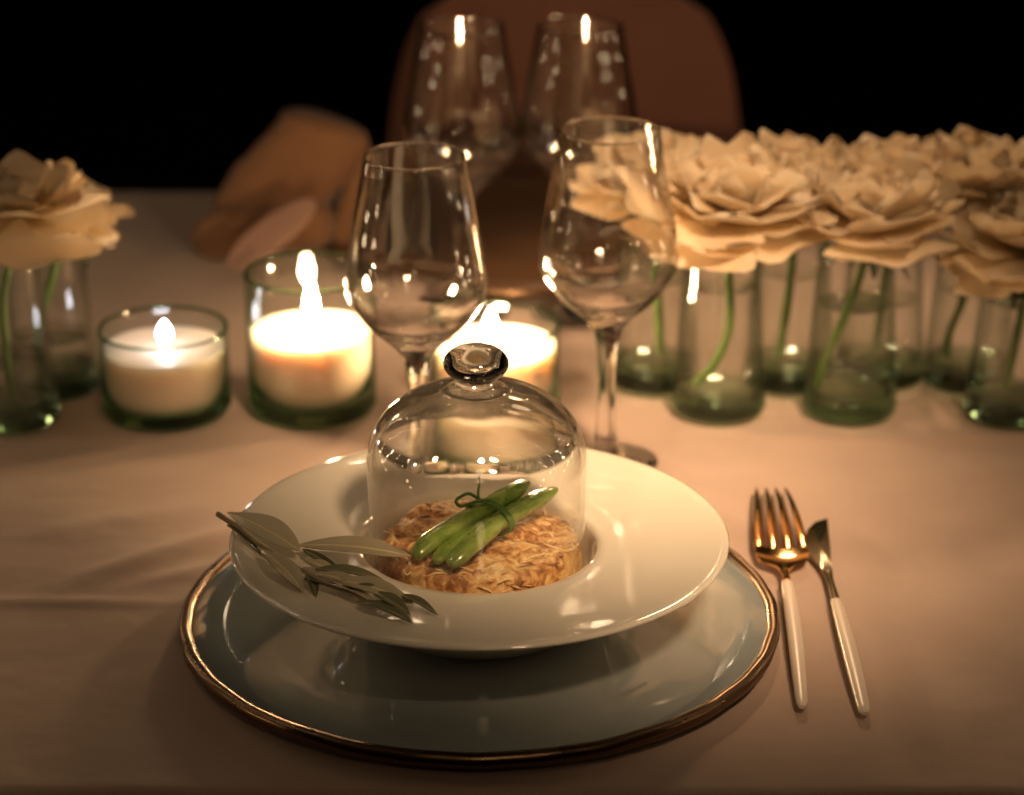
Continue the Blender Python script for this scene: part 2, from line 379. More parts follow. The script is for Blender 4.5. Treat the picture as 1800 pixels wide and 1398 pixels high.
tag(ob('tablecloth', mesh('tablecloth', V, F, M['cloth'], True, None)), 'pale creased linen tablecloth covering the whole dining table', 'tablecloth')

# ------------------------------------------------------------------ armchair opposite
ch = thing('velvet_chair', 'pink brown velvet chair with a rounded back facing the table from the far side', 'chair', (5.2, 236, -88))
def shell_back(w, h, th, z0):
    V, F = [], []; na, nb = 40, 24
    def pt(s, t, side):
        wv = w * (1.0 - 0.25 * t ** 1.3)
        lim = (1 - max(0.0, (t - 0.74) / 0.26) ** 2.4) ** 0.5 if t > 0.74 else 1.0
        x = s * wv * (0.72 + 0.28 * lim) if t < 1 else s * wv * 0.72
        y = -(s * s) * 4.5 + t * t * 4.0 + side * th / 2 * max(0.25, (1 - abs(s) ** 6 * 0.75))
        return x, y, z0 + h * t - (abs(s) ** 3.0) * 1.2 * (t ** 6)
    for side in (-1, 1):
        for j in range(nb + 1):
            for i in range(na + 1): V.append(pt(-1 + 2 * i / na, j / nb, side))
    n = na + 1; S = (nb + 1) * n
    for j in range(nb):
        for i in range(na):
            a = j * n + i; F.append((a, a + 1, a + n + 1, a + n)); F.append((S + a, S + a + n, S + a + n + 1, S + a + 1))
    for j in range(nb):
        for i in (0, na):
            a = j * n + i; q = (a, a + n, S + a + n, S + a); F.append(q if i == 0 else q[::-1])
    for i in range(na):
        a = nb * n + i; F.append((a, a + 1, S + a + 1, S + a)); F.append((i, S + i, S + i + 1, i + 1))
    return V, F
v, f = shell_back(20.5, 48.5, 3.2, 52)
ob('backrest', mesh('backrest', v, f, M['velvet'], True, 50), ch)
st = lathe('seat', [(0, 47), (17, 47), (19, 48.5), (19.6, 50.5), (18.6, 52.5), (15, 53.4), (0, 53.6)], M['velvet'], 48)
ob('seat', st, ch, (0, -14, 0))
for sx in (-1, 1):
    for sy in (-1, 1):
        v, f = tube([(sx * 12, -14 + sy * 11, 47), (sx * 15, -14 + sy * 14, 0)], [1.3, 0.8], 10); ob('leg', mesh('leg', v, f, M['metal']), ch)

# ------------------------------------------------------------------ charger plates
def charger(label, loc, glaze='glaze'):
    t = thing('charger_plate', label, 'charger plate', loc, 0, 'charger plates')
    pr = [(0, 0.15), (10.5, 0.15), (15.8, 0.55), (16.1, 0.85), (15.9, 0.98), (14.0, 0.90), (12.6, 0.84), (12.2, 0.80), (11.8, 0.77), (6, 0.74), (0, 0.74)]
    ob('plate', lathe('plate', pr, M[glaze], 160, angle=None), t)
    rp = []
    for i in range(14):
        a = 2 * math.pi * i / 14; k = 1 + (0.10 if i in (2, 3, 4) else 0)
        rp.append((16.32 + 0.40 * math.cos(a) * k, 0.74 + 0.44 * math.sin(a)))
    def wob(r, z, a, k): return r + 0.05 * math.sin(9 * a + k) * 0.3 + 0.02 * math.sin(31 * a), z + 0.02 * math.sin(17 * a)
    ob('rim', lathe('rim', rp, M['bronze'], 200, wob=wob, angle=None, close=True), t)
    return t
CX, CY = -1.8, 122.86
charger('grey blue charger with bronze rim under the white soup plate', (CX, CY, 0))
charger('blurred brown charger with bronze rim on the far side, nothing on it', (0.3, 194.0, 0), 'brown_glaze')

# ------------------------------------------------------------------ soup plate
def rounded(pts, n): return spline(pts, n)
sp = thing('soup_plate', 'wide rimmed white soup plate holding the potato cake under a glass cloche', 'plate', (CX, CY, 0.0))
pr = [(0, 0.74), (5.0, 0.74), (5.4, 0.74), (5.6, 0.95), (6.5, 1.25), (7.2, 2.2), (7.6, 3.6), (8.2, 4.55), (10, 4.92), (12.6, 5.25), (13.45, 5.36), (13.70, 5.46), (13.76, 5.56), (13.68, 5.66), (13.45, 5.69),
      (12.9, 5.62), (10.5, 5.47), (8.2, 5.36), (7.2, 5.32), (6.78, 5.28), (6.56, 5.16), (6.46, 4.9), (6.40, 4.4), (6.34, 3.4), (6.15, 2.6), (5.7, 2.32), (5.0, 2.26), (0, 2.25)]
ob('dish', lathe('dish', pr, M['porcelain'], 192, angle=None), sp)

# ------------------------------------------------------------------ potato cake
pc = thing('potato_cake', 'round golden brown shredded potato cake sitting in the plate well', 'food', (CX + 0.08, CY + 0.05, 2.3))
def food_wob(r, z, a, k):
    x, y = r * math.cos(a), r * math.sin(a)
    n = noise.noise((x * 0.55, y * 0.55, z * 0.5)); n2 = noise.noise((x * 1.6, y * 1.6, z * 1.6 + 5)); n3 = noise.noise((x * 3.6, y * 3.6, z * 3 + 9))
    if k < 2: return r, z
    return r * (1 + 0.028 * n2 + 0.02 * n3 if z > 0.3 else 1), z + (0.32 * n + 0.20 * n2 + 0.08 * n3) * min(1, z / 3.0)
prf = [(0, 0.0), (5.0, 0.0), (5.35, 0.35), (5.5, 0.9), (5.55, 1.5), (5.5, 2.1), (5.35, 2.7), (5.1, 3.05)] + [(5.1 - 0.2 * i, 3.12 + 0.010 * i) for i in range(1, 25)] + [(0, 3.42)]
ob('patty', lathe('patty', prf, M['crust'], 150, wob=food_wob, angle=None), pc)
def shreds(n):
    V, F, T = [], [], []
    for q in range(n):
        r = 5.35 * math.sqrt(random.random()); a = random.random() * 2 * math.pi
        side = random.random() < 0.25
        if side: r = 5.5; zc = random.uniform(0.9, 2.9)
        else: zc = 3.2 + 0.30 * noise.noise((r * math.cos(a) * 0.55, r * math.sin(a) * 0.55, 1.6)) + random.uniform(-0.12, 0.0) - (0.3 if r > 5 else 0)
        L = random.uniform(1.0, 2.4); wd = random.uniform(0.055, 0.10)
        d = a + math.pi / 2 + random.gauss(0, 0.65)
        cx_, cy_ = r * math.cos(a), r * math.sin(a); bend = random.uniform(-0.5, 0.5); pts = []
        for i in range(5):
            s = (i / 4 - 0.5) * L; dd = d + bend * s
            x, y = cx_ + s * math.cos(dd), cy_ + s * math.sin(dd)
            rr = math.hypot(x, y)
            if rr > 5.58: x, y = x * 5.58 / rr, y * 5.58 / rr
            pts.append((x, y, zc + 0.10 * math.sin(i * 1.3 + q) + (random.uniform(-0.3, 0.3) * s if side else random.uniform(-0.08, 0.08) * s)))
        v, f = tube(pts, [wd * 0.4, wd, wd * 1.1, wd, wd * 0.35], 6, 0.8); b = len(V); V += v; F += [tuple(i + b for i in k) for k in f]
        T += [random.gauss(0.10, 0.10)] * len(v)
    return mesh('shreds', V, F, M['crust'], True, 60, {'tone': T})
tag(ob('shreds', shreds(170), pc), kind='stuff')

# ------------------------------------------------------------------ green pods tied with a chive
gb = thing('pod_bundle', 'bundle of green pods tied with a chive lying on the potato cake', 'vegetable', (-1.6, 122.6, 6.2))
def pod(pts, r, seed):
    P = spline(pts, 8); n = len(P)
    rad = [r * (0.30 + 0.70 * min(1, min(k + 1, n - 1 - k) / 6.5) ** 0.7) * (1 + 0.07 * noise.noise((k * 0.35, seed, 0))) * (0.7 if k in (0, n - 1) else 1) for k in range(n)]
    def lump(t, a): return 1 - 0.30 * math.exp(-((a - 2.0) / 0.28) ** 2) + 0.05 * math.sin(3 * a) - 0.10 * math.exp(-((a - 4.2) / 0.4) ** 2)
    v, f = tube([(x + 1.6, y - 122.6, z - 6.2) for x, y, z in P], rad, 20, 0.78, lump=lump)
    return ob('pod', mesh('pod', v, f, M['pod'], True, 60), gb)
pod([(-5.2, 119.0, 6.05), (-4.3, 120.1, 6.5), (-3.0, 121.6, 6.75), (-1.7, 122.9, 6.95), (-0.3, 124.1, 7.35), (0.95, 125.1, 7.75)], 0.62, 1.0)
pod([(-3.3, 117.9, 6.05), (-2.45, 118.95, 6.5), (-1.5, 120.3, 6.75), (-0.7, 121.7, 6.9), (0.85, 123.4, 7.1), (2.5, 124.9, 7.45)], 0.60, 2.0)
pod([(-4.1, 118.5, 6.0), (-3.2, 119.9, 6.25), (-1.6, 121.9, 6.5), (0.2, 123.5, 6.75), (1.5, 124.7, 7.0)], 0.52, 3.0)
def ring_path(c, ax, up, ra, rb, n=28, a0=0, a1=2 * math.pi):
    c, ax, up = Vector(c), Vector(ax).normalized(), Vector(up).normalized()
    return [tuple(c + ax * (ra * math.cos(a0 + (a1 - a0) * i / n)) + up * (rb * math.sin(a0 + (a1 - a0) * i / n))) for i in range(n + 1)]
tie = thing('chive_tie', 'thin green chive knotted round the pods with one end standing up', 'garnish', (-1.3, 122.4, 6.85))
perp = (0.76, -0.65, 0)
for k, dv in enumerate((-0.16, 0.0, 0.16)):
    v, f = tube(ring_path((dv * 0.7 + 0.10, dv * 0.75 - 0.14, 0.02), perp, (0.05, 0.1, 1), 1.60, 0.86), 0.065, 8, up=(0.65, 0.76, 0), cap=False); ob('loop', mesh('loop', v, f, M['chive']), tie)
v, f = tube(spline([(-0.5, 0.5, 0.7), (-0.55, 0.55, 1.3), (-0.45, 0.6, 2.0), (-0.5, 0.65, 2.7)], 6), [0.09 - 0.003 * i for i in range(19)], 8, up=(1, 0, 0)); ob('tail', mesh('tail', v, f, M['chive']), tie)
v, f = tube(spline([(-0.4, 0.4, 0.8), (-1.1, 0.9, 1.0), (-1.75, 0.6, 0.75), (-1.5, 0.1, 0.6), (-0.6, 0.2, 0.85), (0.1, 0.1, 0.95), (0.6, -0.3, 0.8), (0.95, -0.9, 0.3)], 6), 0.10, 8, up=(0.2, 0.1, 1)); ob('bow', mesh('bow', v, f, M['chive']), tie)

# ------------------------------------------------------------------ glass cloche
cl = thing('glass_cloche', 'clear glass dome cloche with ball knob over the potato cake', 'cloche', (-1.93, CY - 0.02, 2.34))
def bell_profile():
    out, sol = [], []
    zc, Rr, vt = 7.7, 5.98, 4.3
    O = [(5.9, 0.10), (5.98, 0.22)] + [(Rr, z) for z in (1.5, 3, 4.5, 6, 7.2, zc)]
    n = 30
    for i in range(1, n + 1):
        a = i / n * math.pi / 2; e = 2 / 2.25
        r = Rr * math.cos(a) ** e if i < n else 0; z = zc + vt * math.sin(a) ** e
        if r < 1.25: break
        O.append((r, z))
    # neck flare up to the knob
    O += [(1.42, zc + vt + 0.02), (1.16, zc + vt + 0.16)]
    I = []
    Ri = 5.72
    for i in range(n, -1, -1):
        a = i / n * math.pi / 2; e = 2 / 2.15
        r = Ri * math.cos(a) ** e if i < n else 0; z = zc - 0.2 + (vt - 0.62) * math.sin(a) ** e
        I.append((r, z))
    I += [(Ri, z) for z in (6, 4.5, 3, 1.5)] + [(5.74, 0.22), (5.82, 0.10)]
    return O, I, zc
O, I, zc = bell_profile()
def sol_of(r, z): return max(0.0, min(1.0, (z - zc - 0.2) / 0.9)) * 0.85 if r < 5.4 else 0.0
def bell_wob(r, z, a, k):
    n = noise.noise((r * math.cos(a) * 0.30, r * math.sin(a) * 0.30, z * 0.35 + k * 0.0))
    q = 1 if r > 1.6 else 0
    return r * (1 + 0.006 * n * q), z + 0.03 * n * q
# one closed wall: outer going up, inner coming down
bo = ob('bell', lathe('bell', O, M['bell'], 128, [sol_of(*p) for p in O], bell_wob, None), cl)
ob('bell_lining', lathe('bell_lining', I + [O[0]], M['bell'], 128, [sol_of(*p) for p in I] + [0], bell_wob, None), cl)
zt = zc + 4.3
kn = [(1.16, zt + 0.16), (1.08, zt + 0.32), (1.12, zt + 0.5)] + [(1.78 * math.cos(a) ** 0.95, zt + 1.36 + 1.0 * math.sin(a)) for a in [R(d) for d in (-48, -38, -28, -18, -8, 0, 10, 20, 30, 40, 50, 60, 70, 80)]] + [(0, zt + 2.36)]
ob('knob', lathe('knob', kn, M['bell'], 96, [1.0] * len(kn), None, None), cl)

# ------------------------------------------------------------------ olive sprig
os_ = thing('olive_sprig', 'olive sprig with narrow grey green leaves lying on the plate rim', 'sprig', (-11, 118, 5.6))
def off(p): return (p[0] + 11, p[1] - 118, p[2] - 5.6)
v, f = tube([off(p) for p in spline([(-16.3, 123.9, 6.35), (-15.0, 122.1, 6.35), (-13.69, 120.17, 6.25), (-10.81, 116.9, 6.05), (-8.6, 114.7, 6.0), (-7.0, 113.4, 5.95)], 7)], [0.17 - 0.0030 * i for i in range(36)], 8)
ob('stem', mesh('stem', v, f, M['twig']), os_)
def leaf_mesh(L, wd, camber, fold, m, twist=0.0, thick=0.045, peak=0.45):
    nl, nw = 14, 6; V, F = [], []
    for side in (1, -1):
        for i in range(nl + 1):
            t = i / nl; wv = wd * (math.sin(math.pi * t ** (math.log(0.5) / math.log(peak))) ** 0.75) if 0 < t < 1 else 0.02
            for j in range(nw + 1):
                s = -1 + 2 * j / nw; tw = twist * (t - 0.3)
                y0 = s * wv * 0.5; z0 = camber * math.sin(math.pi * t) + fold * abs(s) * wv - (0.10 * math.exp(-(s / 0.16) ** 2) if side > 0 else 0) - 0.10 * t * t + 0.02 * math.sin(9 * t + 3 * s)
                V.append((t * L, y0 * math.cos(tw) - z0 * 0, z0 + y0 * math.sin(tw) + side * thick / 2))
    n = nw + 1; S = (nl + 1) * n
    for i in range(nl):
        for j in range(nw):
            a = i * n + j; F.append((a, a + n, a + n + 1, a + 1)); F.append((S + a, S + a + 1, S + a + n + 1, S + a + n))
        a = i * n; F.append((a, S + a, S + a + n, a + n)); a += nw; F.append((a, a + n, S + a + n, S + a))
    return mesh('leaf', V, F, m, True, 60)
def place_leaf(b, t, wd, m, camber=0.25, fold=0.12, roll=0.0, twist=0.0, peak=0.45):
    b, t = Vector(off(b)), Vector(off(t)); d = t - b
    rot = d.to_track_quat('X', 'Z').to_matrix().to_4x4() @ Matrix.Rotation(roll, 4, 'X')
    ob('leaf', leaf_mesh(d.length, wd, camber, fold, m, twist, peak=peak), os_, b, rot.to_euler())
PA, DK = M['leaf_pale'], M['leaf_dark']
place_leaf((-15.8, 124.1, 6.35), (-11.4, 119.4, 6.3), 1.72, PA, 0.25, 0.10, 0.15, 0.2, 0.55)
place_leaf((-13.75, 119.9, 6.2), (-10.9, 115.2, 5.95), 1.50, PA, 0.22, 0.10, -0.2, -0.2, 0.6)
place_leaf((-11.6, 120.1, 6.2), (-5.4, 118.3, 6.5), 1.33, PA, 0.30, 0.08, 0.25, 0.2, 0.5)
place_leaf((-11.3, 119.8, 6.1), (-8.9, 117.4, 5.85), 0.47, DK, 0.15, 0.2, 0.6, 0.0)
place_leaf((-10.4, 117.1, 6.2), (-6.7, 116.4, 5.95), 0.82, DK, 0.2, 0.15, 0.1)
place_leaf((-9.2, 115.8, 6.2), (-5.1, 113.7, 5.95), 1.16, PA, 0.28, 0.10, 0.2, 0.2)
place_leaf((-7.2, 114.3, 6.2), (-5.2, 112.7, 5.8), 0.82, DK, 0.15, 0.15, 0.1)
place_leaf((-5.7, 114.0, 6.2), (-3.8, 112.8, 5.75), 0.65, DK, 0.1, 0.15, 0.0, 0, 0.35)
place_leaf((-11.0, 116.5, 5.95), (-7.1, 113.9, 5.8), 0.69, DK, 0.1, 0.2, -0.3, -0.3)
place_leaf((-8.0, 113.7, 6.0), (-5.0, 111.9, 5.75), 0.99, DK, 0.18, 0.12, -0.1)
place_leaf((-15.7, 122.9, 6.15), (-13.5, 119.7, 5.9), 0.60, DK, 0.1, 0.2, -0.4)
place_leaf((-11.0, 118.4, 6.1), (-9.2, 117.2, 5.9), 0.69, PA, 0.12, 0.1, 0.1)
place_leaf((-10.3, 116.6, 6.15), (-7.6, 115.1, 6.1), 0.77, PA, 0.2, 0.12, 0.2)
place_leaf((-9.6, 115.6, 6.05), (-6.6, 113.3, 5.85), 0.60, PA, 0.15, 0.2, -0.2)
place_leaf((-8.6, 115.0, 6.15), (-6.3, 114.6, 6.15), 0.47, DK, 0.12, 0.2, 0.3)
place_leaf((-10.9, 117.3, 6.0), (-10.2, 114.9, 5.7), 0.65, DK, 0.12, 0.15, -0.3)

# ------------------------------------------------------------------ cutlery
fk = thing('fork', 'gold four tined fork with an ivory handle beside the charger', 'fork', (15.9, 128.7, 0))
TX = (-1.35, -0.46, 0.44, 1.33)
def fork_head():
    parts = []
    # shoulder plate swept from neck to tine roots (neck at y=0, roots at y=3.2)
    V, F = [], []; prof = [(0.0, 0.26, 0.34), (0.5, 0.30, 0.36), (1.0, 0.62, 0.32), (1.5, 1.25, 0.24), (2.0, 1.52, 0.22), (2.6, 1.56, 0.30), (3.25, 1.55, 0.42)]
    nc = 10; th = 0.16
    for s in (1, -1):
        for y, hw, z in prof:
            for i in range(nc + 1):
                u = -1 + 2 * i / nc; V.append((u * hw + 0.035 * y, y, z + 0.28 * u * u * min(1, hw) * 0.6 + s * th / 2 + (0.12 if y < 1 else 0) * 0))
    n = nc + 1; S = len(prof) * n
    for j in range(len(prof) - 1):
        for i in range(nc):
            a = j * n + i; F.append((a, a + 1, a + n + 1, a + n)); F.append((S + a, S + a + n, S + a + n + 1, S + a + 1))
        a = j * n; F.append((a, a + n, S + a + n, S + a)); a += nc; F.append((a, S + a, S + a + n, a + n))
    for i in range(nc):
        a = (len(prof) - 1) * n + i; F.append((a, a + 1, S + a + 1, S + a)); F.append((i, S + i, S + i + 1, i + 1))
    return V, F
v, f = fork_head(); ob('head', mesh('head', v, f, M['gold'], True, 50), fk)
for k, x in enumerate(TX):
    P = []; rad = []
    for i in range(13):
        t = i / 12; tx = x * (1 - 0.33 * t) + 0.05 + 0.25 * t
        P.append((tx + 0.06, 3.2 + 9.0 * t, 0.42 + 0.16 * (x / 1.35) ** 2 * (1 - t) + 0.55 * math.sin(math.pi * min(1, t * 0.9)) - 0.1 * t)); rad.append(0.30 * (1 - 0.62 * t) * (1 if t < 0.95 else 0.6))
    v, f = tube(P, rad, 8, 0.42); ob('tine', mesh('tine', v, f, M['gold'], True, 70), fk)
def handle(P, rad, flat): v, f = tube(P, rad, 14, flat); return mesh('handle', v, f, M['ivory'], True, 60)
v, f = tube([(0, 0.1, 0.34), (0.0, -0.6, 0.40), (-0.03, -1.3, 0.42)], [0.26, 0.24, 0.30], 10); ob('neck', mesh('neck', v, f, M['gold']), fk)
hp = spline([(-0.03, -1.2, 0.42), (-0.12, -4, 0.44), (-0.3, -8, 0.44), (-0.52, -12, 0.36), (-0.75, -15.8, 0.26)], 6)
hr = [0.36 + 0.12 * math.sin(math.pi * (i / 24) ** 1.1) - 0.06 * (i / 24) for i in range(25)]; hr[0] *= 0.9; hr[-1] *= 0.62
ob('handle', handle(hp, hr, 0.6), fk)
kf = thing('knife', 'small knife with broad curved blade and ivory handle next to the fork', 'knife', (18.4, 125.2, 0))
bl = [(19.40, 137.0), (18.5, 136.4), (17.9, 135.3), (17.56, 133.9), (17.55, 132.7), (17.7, 131.3), (18.05, 130.0), (18.22, 128.9), (18.72, 128.9), (18.86, 130.7), (19.05, 132.7), (19.27, 135.5)]
bl = [(x - 18.4, y - 125.2) for x, y in bl]; cxm = sum(p[0] for p in bl) / 12; cym = sum(p[1] for p in bl) / 12
V = [(x, y, 0.16) for x, y in bl] + [(cxm + (x - cxm) * 0.9, cym + (y - cym) * 0.95, 0.27) for x, y in bl] + [(cxm, cym, 0.29)] + [(x, y, 0.10) for x, y in bl] + [(cxm, cym, 0.04)]
F = []
for i in range(12):
    j = (i + 1) % 12; F += [(j, i, 12 + i, 12 + j), (12 + j, 12 + i, 24), (25 + j, 25 + i, i, j), (25 + i, 25 + j, 37)]
ob('blade', mesh('blade', V, F, M['steel'], True, 50), kf)
v, f = tube(spline([(0.07, 4.0, 0.2), (0.03, 2.2, 0.30), (0.02, 0.0, 0.36)], 5), [0.30, 0.27, 0.25, 0.24, 0.24, 0.24, 0.25, 0.26, 0.27, 0.28, 0.28], 10, 0.8); ob('neck', mesh('neck', v, f, M['steel']), kf)
hp = spline([(0.02, 0.1, 0.36), (0.0, -3, 0.42), (-0.02, -7, 0.44), (-0.05, -10.5, 0.36), (-0.08, -13.0, 0.26)], 6)
hr = [0.33 + 0.13 * math.sin(math.pi * (i / 24) ** 1.1) - 0.03 * (i / 24) for i in range(25)]; hr[0] *= 0.9; hr[-1] *= 0.6
ob('handle', handle(hp, hr, 0.6), kf)

# ------------------------------------------------------------------ wine glasses
def wine_glass(label, loc, s=1.0):
    g = thing('wine_glass', label, 'wine glass', loc, 0, 'stemmed wine glasses'); g.scale = (s, s, s)
    foot = [(0, 0.02), (3.3, 0.02), (3.42, 0.06), (3.44, 0.12), (3.36, 0.18), (2.4, 0.30), (1.5, 0.48), (1.05, 0.80), (0.85, 1.2)]
    ob('foot', lathe('foot', foot, M['clear'], 72, [1] * len(foot), None, None), g)
    stm = [(0.85, 1.2), (0.74, 1.8), (0.64, 3), (0.58, 4.6), (0.58, 6.2), (0.66, 7.6), (0.82, 8.7), (1.05, 9.4)]
    stm = spline(stm, 3); ob('stem', lathe('stem', stm, M['clear'], 48, [1] * len(stm), None, None), g)
    o = spline([(1.05, 9.4), (1.7, 10.15), (2.9, 11.2), (3.75, 12.3), (4.32, 13.3), (4.42, 14.2), (4.30, 15.4), (3.80, 18.4), (3.32, 21), (3.10, 22.1)], 6)
    so = [max(0, min(1, (14.2 - z) / 2.0)) for r, z in o]
    i_ = spline([(3.05, 22.18), (2.99, 22.1), (3.23, 21), (3.71, 18.4), (4.21, 15.4), (4.32, 14.2), (4.21, 13.35), (3.62, 12.45), (2.75, 11.45), (1.4, 10.62), (0.6, 10.42), (0, 10.38)], 6)
    si = [max(0, min(1, (14.2 - z) / 2.0)) for r, z in i_]
    i_[-1] = (0, 10.38)
    ob('bowl', lathe('bowl', o + i_, M['clear'], 96, so + si, None, None), g)
    rp = [(3.045 + 0.085 * math.cos(a), 22.16 + 0.085 * math.sin(a)) for a in [2 * math.pi * k / 8 for k in range(8)]]
    ob('rim', lathe('rim', rp, M['clear'], 96, [1] * 8, None, None, True), g)
    return g
wine_glass('empty wine glass behind the cloche, in front of the tallest candle', (-5.85, 141.6, 0), 0.985)
wine_glass('empty wine glass with its foot showing beside the plate, before the flowers', (6.05, 146.2, 0))
wine_glass('blurred far wine glass whose rim crosses the left edge of the chair back', (-3.65, 175, 0))
wine_glass('blurred far wine glass in the middle of the pink chair back', (4.95, 175, 0))

# ------------------------------------------------------------------ candles in glass jars
def candle(label, loc, Rj, Hj, wax_top, fl_h, strength, fx=0.0, corner=1.0, tilt=0.0, color=WARM):
    c = thing('candle_jar', label, 'candle', loc, 0, 'candles in glass jars')
    t = 0.26; b = 0.75
    o = [(0, 0.02), (Rj - 0.7, 0.02), (Rj - 0.22, 0.10), (Rj - 0.03, 0.45), (Rj, 1.0)] + [(Rj, 1.0 + (Hj - 1.15) * k / 8) for k in range(1, 9)] + [(Rj - 0.04, Hj - 0.05), (Rj - t / 2, Hj)]
    i_ = [(Rj - t + 0.04, Hj - 0.05)] + [(Rj - t, 1.4 + (Hj - 1.55) * k / 8) for k in range(8, -1, -1)] + [(Rj - t - 0.2, b + 0.2), (Rj - t - 0.8, b), (0, b)]
    s = [max(0.0, min(1.0, (1.5 - z) / 0.7)) for r, z in o + i_]
    ob('jar', lathe('jar', o + i_, M['jar'], 96, s, lambda r, z, a, k: (r * (1 + 0.003 * math.sin(2 * a + z)), z), None), c)
    rp = [(Rj - t / 2 + 0.12 * math.cos(a), Hj - 0.02 + 0.12 * math.sin(a)) for a in [2 * math.pi * k / 8 for k in range(8)]]
    ob('rim', lathe('rim', rp, M['jar'], 96, [1] * 8, None, None, True), c)
    Rw = Rj - t - 0.06
    wp = spline([(0, b + 0.03), (Rw - 1.5 * corner, b + 0.03), (Rw - 0.7 * corner, b + 0.35), (Rw - 0.22 * corner, b + 1.3), (Rw - 0.03, b + 2.5 if wax_top > 4 else b + 2.0), (Rw, wax_top - 0.15), (Rw - 0.08, wax_top + 0.05), (Rw - 0.5, wax_top - 0.06), (2.2, wax_top - 0.22), (0.8, wax_top - 0.25), (0, wax_top - 0.25)], 5)
    wp[0] = (0, wp[0][1]); wp[-1] = (0, wp[-1][1])
    ob('wax', lathe('wax', [(max(0, r), z) for r, z in wp], M['wax'], 80, None, lambda r, z, a, k: (r, z + (tilt * r * math.cos(a - 0.4) * max(0, (z - wax_top + 1)) if z > wax_top - 1 else 0)), None), c)
    v, f = tube([(fx, 0, wax_top - 0.3), (fx + 0.05, 0, wax_top + 0.25), (fx + 0.14, 0, wax_top + 0.62)], 0.09, 8, up=(1, 0, 0)); ob('wick', mesh('wick', v, f, M['wick']), c)
    fp = [(0.0, 0.0), (0.28, 0.12), (0.42, 0.45), (0.53, 0.95), (0.50, 1.5), (0.40, 2.1), (0.24, 2.7), (0.09, 3.1), (0, 3.3)]
    fp = [(r, z * fl_h / 3.3) for r, z in fp]
    ob('flame', lathe('flame', fp, emit('candle_flame', color, strength), 16, None, None, None), c, (fx + 0.1, 0, wax_top + 0.35))
    return c
candle('tallest candle jar with the brightest flame, left of the wine glass', (-13.66, 156.0, 0), 4.38, 9.75, 5.55, 3.5, 420, 0.0, 1.5, 0.02)
candle('low dim candle jar beside the left flower vases', (-23.6, 155.5, 0), 4.42, 5.95, 4.55, 1.6, 30.0, 0.0, 0.7, 0.0, (0.92, 0.93, 1.0))
candle('low candle jar burning directly behind the cloche', (-1.15, 156.2, 0), 4.47, 5.95, 4.45, 2.2, 1300, -0.4, 0.7)

# ------------------------------------------------------------------ vases and flowers
def vase(label, loc, Hv, wl, Rb=3.2, Rt=2.6):
    v_ = thing('bud_vase', label, 'vase', loc, 0, 'small tapered glass vases'); t = 0.2; b = 1.5
    def ro(z): return Rb + (Rt - Rb) * min(1, max(0, (z - 0.6) / (Hv * 0.8)))
    o = [(0, 0.02), (Rb - 0.5, 0.02), (Rb - 0.12, 0.14), (Rb + 0.04, 0.5), (Rb, 0.9)] + [(ro(0.9 + (Hv - 1.0) * k / 9), 0.9 + (Hv - 1.0) * k / 9) for k in range(1, 10)] + [(Rt - t / 2, Hv)]
    i_ = [(ro(z) - t, z) for z in [Hv - 0.1 - (Hv - 0.1 - b - 0.4) * k / 9 for k in range(10)]] + [(ro(b) - t - 0.3, b + 0.08), (ro(b) - t - 1.2, b), (0, b)]
    s = [0.9 * max(0.0, min(1.0, (1.75 - z) / 0.4)) for r, z in o + i_]
    ob('glass', lathe('glass', o + i_, M['vase'], 72, s, lambda r, z, a, k: (r * (1 + 0.004 * math.sin(3 * a + z * 0.7)), z), None), v_)
    rp = [(Rt - t / 2 + 0.1 * math.cos(a), Hv + 0.1 * math.sin(a)) for a in [2 * math.pi * k / 8 for k in range(8)]]
    ob('rim', lathe('rim', rp, M['vase'], 72, [1] * 8, None, None, True), v_)
    wz = [b + 0.4 + (wl - b - 0.4) * k / 6 for k in range(7)]
    wpf = [(0, b + 0.03), (ro(b) - t - 1.2, b + 0.03), (ro(b) - t - 0.35, b + 0.12)] + [(ro(z) - t - 0.03, z) for z in wz] + [(ro(wl) - t - 0.10, wl + 0.02), (ro(wl) - t - 0.3, wl - 0.04), (0, wl - 0.05)]
    ob('water', lathe('water', wpf, M['water'], 64, [0.15] * (len(wpf) - 3) + [0.3, 0.75, 0.75], None, 50), v_)
    return v_
VP = dict(F1=(-33.8, 153.6), F2=(14.1, 155.5), F3=(23.0, 155.3), F4=(33.9, 154.6), B1=(-32.0, 159.6), B2=(10.0, 160.8), B3=(19.4, 160.8), B4=(25.9, 161.6), B5=(32.05, 160.9))
vase('front left vase cut by the photo edge, near the dim candle', (*VP['F1'], 0), 12.4, 4.5)
vase('glass vase standing behind the front left vase', (*VP['B1'], 0), 11.8, 4.0)
vase('front vase holding the brightest big flower, right of the wine glass', (*VP['F2'], 0), 12.4, 9.0)
vase('front vase with a slanting stem, second from the wine glass', (*VP['F3'], 0), 12.2, 7.8)
vase('darkest front vase cut by the right photo edge', (*VP['F4'], 0), 9.2, 8.3)
vase('rear vase showing between the wine glass stem and the front vase', (*VP['B2'], 0), 11.8, 7.8)
vase('rear vase showing in the gap between two front vases, leaves above it', (*VP['B3'], 0), 11.8, 8.2)
vase('rear vase mostly hidden behind the second front vase', (*VP['B4'], 0), 11.2, 6.0)
vase('rear vase with a thin dark kinked stem beside the darkest vase', (*VP['B5'], 0), 11.2, 7.0)

